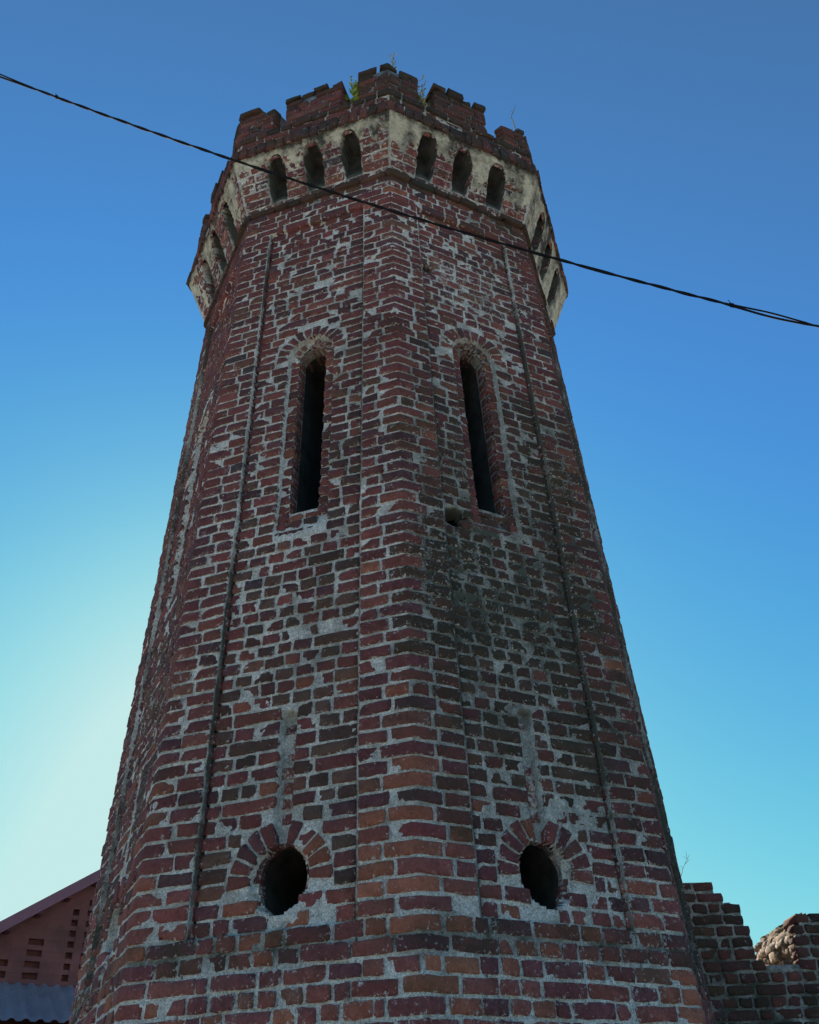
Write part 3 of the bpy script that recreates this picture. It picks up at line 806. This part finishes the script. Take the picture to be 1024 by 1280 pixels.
def ruined_wall():
    root = empty('ruined_wall', (3.2, 1.1, 0))
    tag(root, 'broken brick wall with a stepped crumbling top and a gap, right of the tower', 'wall')
    Y, TH = 1.1, .55
    steps = [(1.2, 2.515, 3.45), (2.515, 2.57, 3.37), (2.57, 2.625, 3.30), (2.625, 2.69, 3.255), (2.69, 2.72, 3.08),
             (2.72, 3.04, 2.86), (3.04, 3.06, 3.06), (3.06, 3.10, 3.12), (3.10, 4.4, 3.19), (4.4, 5.2, 3.02), (5.2, 6.4, 3.11), (6.4, 9.0, 2.86)]
    top = lambda x: next((z for a, b, z in steps if a <= x < b), steps[-1][2])
    mp = lambda x, z, d: np.stack(np.broadcast_arrays(np.asarray(x, float), Y - np.asarray(d, float), np.asarray(z, float)), -1)
    G = Geo()
    for a, b, z in steps:                                     # mortar and rubble core
        if a == 3.04 or a == 3.06: continue
        e = .08 if a == 3.10 else 0
        box(G, a + .01 + e, b - .003, Y + .012, Y + (TH if a < 3 else .95), 0, z - .03, 1, grime=.45)
    xs = np.arange(1.2, 9.0, .022); zs = np.arange(1.4, 3.5, .022); U, Z = np.meshgrid(xs, zs)
    tp = np.array([top(x) for x in xs])[None, :] - .035
    kv = Z < tp
    keep = (kv[:-1, :-1] & kv[1:, :-1] & kv[:-1, 1:] & kv[1:, 1:])
    gr = .62 + .3 * fbm(U, Z, seed=301); wh = .1 + .5 * sstep(2.75, 2.4, Z) * (fbm(U * 2, Z * 2, seed=302) + .3)
    grid(G, mp, xs, zs, mort_noise(U, Z, 300) - .004, 1, keep, np.stack([gr.ravel(), wh.ravel()], -1))
    r = 0
    while r * H < 3.5:
        z0 = r * H; za, zb = z0 + .008, z0 + H - .009
        x = 1.25 + rng.uniform(0, .1)
        runs = []; 
        for a, b, z in steps:
            if z > z0 + H * .55:
                if runs and abs(runs[-1][1] - a) < 1e-6: runs[-1][1] = b
                else: runs.append([a, b])
        for a, b in runs:
            for s0, s1 in split_row(a, b, lambda: (rng.normal(.235, .012) if (rng.random() < (.6 if r % 2 else .15)) else rng.normal(.12, .01)), JOINT, rng.uniform(.07, .2)):
                tpx = max(top(s0 + .005), top(s1 - .005)); istop = zb + H > tpx
                if zb + H > top((s0 + s1) / 2) and rng.random() < .14: continue
                g0 = .50 + .3 * float(fbm((s0 + s1) / 2, z0, seed=301)); w0 = .05 + .5 * float(sstep(2.75, 2.4, z0)) * (float(fbm(s0 * 2, z0 * 2, seed=302)) + .3)
                brick(G, mp, s0, s1, za, min(zb, tpx + .01), rng.normal(.006, .004), .10 if not istop else .24, grime=(g0 + (.1 if istop else 0), w0), col=tint(-.5), bev=.007, wob=1.5, slop=.35)
        r += 1
    o = G.build('brickwork', MATS, root)
    # ragged, sunlit broken end of the right-hand stretch
    E = Geo(); B = Geo(); ts = np.linspace(0, 1, 46); zz = np.linspace(2.70, 3.19, 46); T_, Z_ = np.meshgrid(ts, zz)
    rough = .035 * fbm(T_ * 6, Z_ * 14, seed=310, o=5) + .012 * vnoise(T_ * 26, Z_ * 60, seed=311)
    lean = .10 * sstep(3.0, 3.19, Z_) + .02
    X = 3.04 + lean + .02 * T_ + rough; Yg = Y + .005 + .9 * T_
    v = np.stack([X, Yg, Z_], -1).reshape(-1, 3); idx = np.arange(46 * 46).reshape(46, 46)
    q = np.stack([idx[:-1, :-1], idx[1:, :-1], idx[1:, 1:], idx[:-1, 1:]], -1).reshape(-1, 4)
    E.add(v, q, 0)
    em = lambda t, z, d: np.stack(np.broadcast_arrays(3.035 + .10 * sstep(3.0, 3.19, z) + .02 - np.asarray(d, float), Y + .01 + np.asarray(t, float), np.asarray(z, float)), -1)
    for r in range(7):
        z0 = 2.70 + r * .073
        if z0 > 3.12: break
        for s0, s1 in split_row(.0, .80, lambda: rng.choice([.11, .17, .07]), lambda: rng.uniform(.01, .04), rng.uniform(.05, .12)):
            if rng.random() < .18: continue
            cb = tint(.2) * .35 + np.array([.135, .10, .062]) * rng.uniform(.6, 1.3)
            brick(B, em, s0, s1, z0 + rng.uniform(0, .012), z0 + .066 - rng.uniform(0, .012), rng.normal(.015, .022), .09, grime=(.2, .25), col=cb, wob=2.6, bev=.008, slop=.8)
    B.build('broken_bricks', MATS, root)
    E.build('broken_end', [mat_simple('earth_mortar_rubble', (.06, .048, .034), (.20, .155, .10), 26, .95, .9)], root)
    return root
ruined_wall()

# ------------------------------------------------------------------ red gabled building with a lean-to
def gabled_building():
    th = radians(27); e1 = np.array([math.cos(th), math.sin(th)]); nr = np.array([math.sin(th), -math.cos(th)])
    O = np.array([-5.613, 10.0])
    def fr(s, o, z):
        s, o, z = np.broadcast_arrays(np.asarray(s, float), np.asarray(o, float), np.asarray(z, float))
        return np.stack([O[0] + e1[0] * s + nr[0] * o, O[1] + e1[1] * s + nr[1] * o, z], -1)
    c0 = fr(2.6, 0, 0)
    root = empty('gabled_building', tuple(float(x) for x in c0))
    tag(root, 'dull red gabled building with slotted vents, seen left behind the tower', 'building')
    RED = mat_simple('red_paint', (.10, .050, .050), (.19, .085, .084), 2.2, .8, .35)
    REDD = mat_simple('dark_red_boards', (.11, .045, .048), (.15, .06, .06), 6, .85, .2)
    ROOF = mat_simple('painted_roof_sheet', (.14, .068, .10), (.19, .09, .125), 4, .5, .15, spec=.4)
    GALV = mat_simple('blue_grey_sheet', (.22, .25, .30), (.36, .40, .46), 3, .38, .1, metal=.35, spec=.5)
    RIDGE, SL = 3.1, .675
    zt = lambda s: 5.12 + SL * ((RIDGE - abs(s - RIDGE)) + .164)
    S0, S1 = -2.8, 9.0
    # wall with real slots
    G = Geo()
    cols = [(S0, -2.2, 0), (-2.2, -1.9, 1), (-1.9, -1.3, 0), (-1.3, -1.0, 1), (-1.0, -.30, 0), (-.30, .045, 1), (.045, .293, 0), (.293, .53, 1), (.53, .905, 0), (.905, 1.01, 2), (1.01, 1.147, 0), (1.147, 1.25, 2), (1.25, 2.0, 0),
            (2.0, 2.3, 1), (2.3, 3.9, 0), (3.9, 4.2, 1), (4.2, 5.0, 0), (5.0, 5.1, 2), (5.1, S1, 0)]
    for a, b, kind in cols:
        br = [a, b] if not (a < RIDGE < b) else [a, RIDGE, b]
        for a, b in zip(br[:-1], br[1:]):
            zs = [0.0]; slots = []
            if kind:
                z = 4.47
                while z < min(zt(a), zt(b)) - .32:
                    slots.append((z, z + .095)); z += .166
            cur = 0.0
            for z0, z1 in slots: box(G, a, b, -.09, 0, cur, z0, 0, fr); cur = z1
            v = fr([a, b, b, a, a, b, b, a], [0, 0, 0, 0, -.09, -.09, -.09, -.09], [cur, cur, zt(b) - .02, zt(a) - .02] * 2)
            G.add(v, [[0, 1, 2, 3], [5, 4, 7, 6], [4, 5, 1, 0], [3, 2, 6, 7], [0, 3, 7, 4], [1, 5, 6, 2]], 0)
    # sloped louvre backs and rear skin
    v = fr([S0, S1, S1, RIDGE, S0], -.11, [0, 0, zt(S1), zt(RIDGE), zt(S0)]); G.add(v[[0, 1, 2, 3]], [[0, 1, 2, 3]], 1); G.add(v[[0, 3, 4]], [[0, 1, 2]], 1)
    box(G, S0, S1, -7.0, -.115, 0, min(zt(S0), zt(S1)) - .1, 0, fr)
    z = 4.55
    while z < 6.6:                                            # lapped boards
        for a, b, kind in cols:
            if kind or zt(a) < z + .35 or zt(b) < z + .35: continue
            box(G, a + .004, b - .004, .0, .006, z, z + .145, 0, fr)
        z += .166
    G.build('gable_wall', [RED, REDD], root, smooth=False)
    # roof slabs, verge boards, purlin ends
    R = Geo(); P = Geo()
    for sg in (-1, 1):
        n = 90; oo = np.linspace(.34, -7.2, n); up = .018 * (np.abs(((oo * 5) % 1) - .5) < .22)
        tt = np.array([RIDGE, RIDGE + sg * 6.4])
        for lift, flip in ((.10, 0), (.075, 1)):
            v = np.stack([fr(t, oo, zt(t) + lift + up) for t in tt]); idx = np.arange(2 * n).reshape(2, n)
            R.add(v.reshape(-1, 3), np.stack([idx[0, :-1], idx[0, 1:], idx[1, 1:], idx[1, :-1]], -1), 0)
        for o0, o1 in ((.30, .36),):
            a, b = (RIDGE, RIDGE + sg * 6.4); v = fr([a, b, b, a, a, b, b, a], [o1] * 4 + [o0] * 4, [zt(a) + .135, zt(b) + .135, zt(b) - .055, zt(a) - .055] * 2)
            P.add(v, [[0, 1, 2, 3], [5, 4, 7, 6], [4, 5, 1, 0], [3, 2, 6, 7], [0, 3, 7, 4], [1, 5, 6, 2]], 0)
    R.build('roof', [ROOF], root, smooth=False); P.build('verge_board', [ROOF], root, smooth=False)
    for s in np.arange(-2.6, 9, .42):
        Q = Geo(); z = zt(s) + .06
        box(Q, s - .035, s + .035, .005, .295, z - .15, z, 0, fr); Q.build('purlin', [REDD], root, smooth=False)
    # corrugated lean-to roof
    L = Geo(); ss = np.arange(-1.05, 8.5, .02); ph = (ss * 5) % 1.0
    prof = .036 * np.clip(np.minimum(ph / .18, (.62 - ph) / .18), 0, 1)
    n = len(ss); rows = 10; oo = np.linspace(.0, 1.22, rows)
    v = np.stack([fr(ss, o, 4.385 - (4.385 - 3.735) * o / 1.2 + prof) for o in oo]); idx = np.arange(n * rows).reshape(rows, n)
    q = np.stack([idx[:-1, :-1], idx[1:, :-1], idx[1:, 1:], idx[:-1, 1:]], -1).reshape(-1, 4)
    L.add(v.reshape(-1, 3), q, 0)
    v2 = v - np.array([0, 0, .006]); L.add(v2.reshape(-1, 3), q[:, ::-1], 0)
    L.build('lean_to_roof', [GALV], root, smooth=False)
    W = Geo(); box(W, -1.0, 8.4, .01, 1.0, 0, 3.7, 0, fr); W.build('lean_to', [mat_simple('dark_lean_to_boards', (.05, .05, .06), (.09, .09, .10), 4)], root, smooth=False)
    return root
gabled_building()

# ------------------------------------------------------------------ overhead cable
def cable():
    YC = -2.6
    P = np.array([(-3.528, 9.868), (-2.431, 9.273), (-1.417, 8.692), (-.579, 8.289), (.009, 8.023), (.718, 7.72), (1.334, 7.444), (2.288, 7.069), (3.23, 6.738)])
    k = (YC - CAM[1]) / (-1.6 - CAM[1])
    x = CAM[0] + k * (P[:, 0] - CAM[0]); z = CAM[2] + k * (P[:, 1] - CAM[2])
    co = np.polyfit(x, z, 2)
    xs = np.linspace(-14, 14, 900); zs = np.polyval(co, xs)
    root = empty('overhead_cable', (0, YC, float(np.polyval(co, 0))))
    tag(root, 'black twisted pair overhead cable sagging across in front of the tower top', 'cable')
    m = mat_simple('cable_sheath', (.006, .0065, .008), (.014, .014, .017), 30, .8, 0, spec=.12)
    gap = .0085 + .030 * np.clip(np.exp(-((xs - 2.16) / .16) ** 2) + np.exp(-((xs + 2.95) / .25) ** 2) + .25 * np.exp(-((xs + .9) / .1) ** 2) + .25 * np.exp(-((xs - 1.2) / .1) ** 2), 0, 1)
    for ph in (0, 1):
        G = Geo(); a = xs * 9.0 * np.where(gap > .02, 0.0, 1.0) + 0
        a = np.where(gap > .014, pi / 2, a) + pi * ph
        off = gap / 2
        w = np.clip((gap - .0085) / .006, 0, 1)
        dz = np.sin(xs * 22 + pi * ph) * .0042 * (1 - w) + (1 if ph else -1) * off * w
        dy = np.cos(xs * 22 + pi * ph) * .0042 * (1 - w)
        tube(G, np.stack([xs, YC + dy, zs + dz], -1), .0066 if ph == 0 else .0054, 8)
        G.build('strand', [m], root)
    for xt in (-2.38, 1.93):
        G = Geo(); zt_ = float(np.polyval(co, xt)); t = np.linspace(0, 6 * pi, 60)
        tube(G, np.stack([xt + t * .0012, YC + .012 * np.cos(t), zt_ - (t * .0012) * .35 + .012 * np.sin(t)], -1), .0022, 5)
        tube(G, [(xt, YC, zt_), (xt + .004, YC - .005, zt_ + .02), (xt - .003, YC - .006, zt_ + .035)], .0022, 5)
        G.build('tie_wire', [m], root)
cable()

# ------------------------------------------------------------------ weeds and twigs
M_GREEN = mat_simple('weed_leaf', (.14, .21, .035), (.30, .39, .07), 40, .7, 0)
M_DRY = mat_simple('dry_stem', (.16, .15, .11), (.30, .28, .22), 40, .85, 0)
M_DRYLEAF = mat_simple('dull_leaf', (.20, .22, .11), (.36, .38, .22), 40, .8, 0)

def sprig(name, label, loc, height, stems, leaf, spread=.25, seed=1, rad=.003, leafsize=.03, leafn=10, mats=None, lean=(0, 0), group=None, cat='weed', twigs=0):
    rg = np.random.default_rng(seed); root = empty(name, tuple(float(x) for x in loc)); tag(root, label, cat, group or ('weeds and twigs on the battlements' if loc[2] > 6 else 'dry growth on the ruined wall'))
    St, Lf = Geo(), Geo(); loc = np.array(loc, float)
    def leaf_at(p, d, sz):
        d = d / (np.linalg.norm(d) + 1e-9); sd = np.cross(d, rg.normal(0, 1, 3)); sd /= np.linalg.norm(sd) + 1e-9; up_ = np.cross(sd, d)
        v = [p, p + d * sz * .35 + sd * sz * .28 + up_ * sz * .05, p + d * sz * .75 + sd * sz * .2, p + d * sz - up_ * sz * .1, p + d * sz * .75 - sd * sz * .2, p + d * sz * .35 - sd * sz * .28 + up_ * sz * .05]
        Lf.add(v, [[0, 1, 2, 3], [0, 3, 4, 5]], 0)
    for k in range(stems):
        h = height * (1 if k == 0 else rg.uniform(.45, .95)); a = rg.uniform(0, 2 * pi); sp = spread * rg.uniform(.2, 1) * h
        t = np.linspace(0, 1, 9)
        wig = np.cumsum(rg.normal(0, .012, (9, 2)), 0) * h * 2
        pts = loc + np.stack([np.cos(a) * sp * t ** 1.4 + lean[0] * h * t ** 2, np.sin(a) * sp * t ** 1.4 + lean[1] * h * t ** 2, h * t - .03], -1)
        pts[:, :2] += wig * t[:, None]
        tube(St, pts, rad * (1.1 - .75 * t), 5)
        for _ in range(twigs):
            i = rg.integers(3, 8); d = rg.normal(0, 1, 3); d[2] = abs(d[2]) * .9; d /= np.linalg.norm(d); l = h * rg.uniform(.12, .3)
            tube(St, [pts[i], pts[i] + d * l * .5 + [0, 0, .004], pts[i] + d * l], [rad * .5, rad * .4, rad * .25], 4)
            if leaf:
                for q in (.5, .8, 1.0): leaf_at(pts[i] + d * l * q, d + rg.normal(0, .6, 3), leafsize * rg.uniform(.4, .8))
        if leaf:
            for _ in range(leafn):
                u = rg.uniform(.25, 1); i = min(7, int(u * 8)); p = pts[i] + (pts[i + 1] - pts[i]) * (u * 8 - i)
                d = rg.normal(0, 1, 3); d[2] = d[2] * .5 + .35; leaf_at(p, d, leafsize * rg.uniform(.5, 1.2) * (1.15 - .6 * u))
    St.build('stem', [mats[0]], root)
    if Lf.n: Lf.build('foliage', [mats[1]], root)
    return root
fL, fR = face_map(-1, apP), face_map(0, apP); c0 = corner_map(0, apP); cR = corner_map(1, apP); cL = corner_map(-1, apP)
def at(mp, s, z, d): return np.asarray(mp(np.array([s]), np.array([z]), np.array([d])))[0]
sprig('green_weed', 'bright green leafy weed growing in the battlement gap left of the front corner', at(fL, .375, Z_CREN, -.09), .62, 8, True, .26, 3, .004, .065, 22, (M_DRYLEAF, M_GREEN))
sprig('dry_weed', 'dry curling weed standing highest, on top of the front corner battlement', at(c0, .08, ZP - .03, -.08), .36, 2, True, .2, 5, .005, .045, 11, (M_DRY, M_DRYLEAF), lean=(-.22, 0), twigs=3)
sprig('dry_weed', 'pale wispy weed growing in the battlement gap right of the front corner', at(fR, -.355, Z_CREN, -.09), .66, 8, True, .22, 8, .005, .05, 14, (M_DRY, M_DRYLEAF), twigs=5)
sprig('dry_weed', 'short sparse tuft on the right edge of the front corner battlement', at(c0, .25, ZP - .04, -.08), .20, 4, True, .5, 12, .003, .03, 6, (M_DRY, M_DRYLEAF), twigs=2)
sprig('dry_weed', 'small pale tuft on top of the right front battlement', at(fR, -.02, ZP - .04, -.08), .17, 4, True, .4, 14, .003, .03, 5, (M_DRY, M_DRYLEAF), twigs=1)
sprig('bare_stick', 'thin bare stick standing upright on the broken right corner battlement', at(cR, -.02, ZP - .05, -.06), .50, 1, False, .05, 21, .0075, mats=(M_DRY, M_DRY), cat='stick', twigs=1)
sprig('bare_twig', 'tiny bare twig on the left corner battlement', at(cL, .10, ZP - .03, -.12), .12, 1, False, .1, 23, .0025, mats=(M_DRY, M_DRY), cat='twig', twigs=2)
sprig('bare_twig', 'bare forked twigs on the ruined wall top beside the tower', (2.30, 1.25, 3.42), .27, 3, False, .45, 31, .0035, mats=(M_DRY, M_DRY), cat='twig', lean=(.25, 0), twigs=4)
sprig('dry_grass', 'wispy dry grass in the gap of the ruined wall', (2.80, 1.35, 2.90), .24, 7, True, .45, 33, .002, .02, 2, (M_DRY, M_DRYLEAF), cat='grass tuft', twigs=1)

# ------------------------------------------------------------------ ground
def ground():
    G = Geo(); n = 80
    t = np.linspace(-1, 1, n); xs = np.sign(t) * np.abs(t) ** 3 * 2500
    X, Y = np.meshgrid(xs, xs); Z = -.02 + .03 * fbm(X * .2, Y * .2, seed=5) * (np.hypot(X, Y) > 3)
    idx = np.arange(n * n).reshape(n, n)
    q = np.stack([idx[:-1, :-1], idx[:-1, 1:], idx[1:, 1:], idx[1:, :-1]], -1).reshape(-1, 4)
    G.add(np.stack([X, Y, Z], -1).reshape(-1, 3), q)
    o = G.build('ground', [mat_simple('dry_earth', (0.33, 0.305, 0.255), (0.45, 0.42, 0.36), 2, 0.95, .5)])
    tag(o, 'dry earth ground round the foot of the tower', 'ground', kind='structure')
ground()
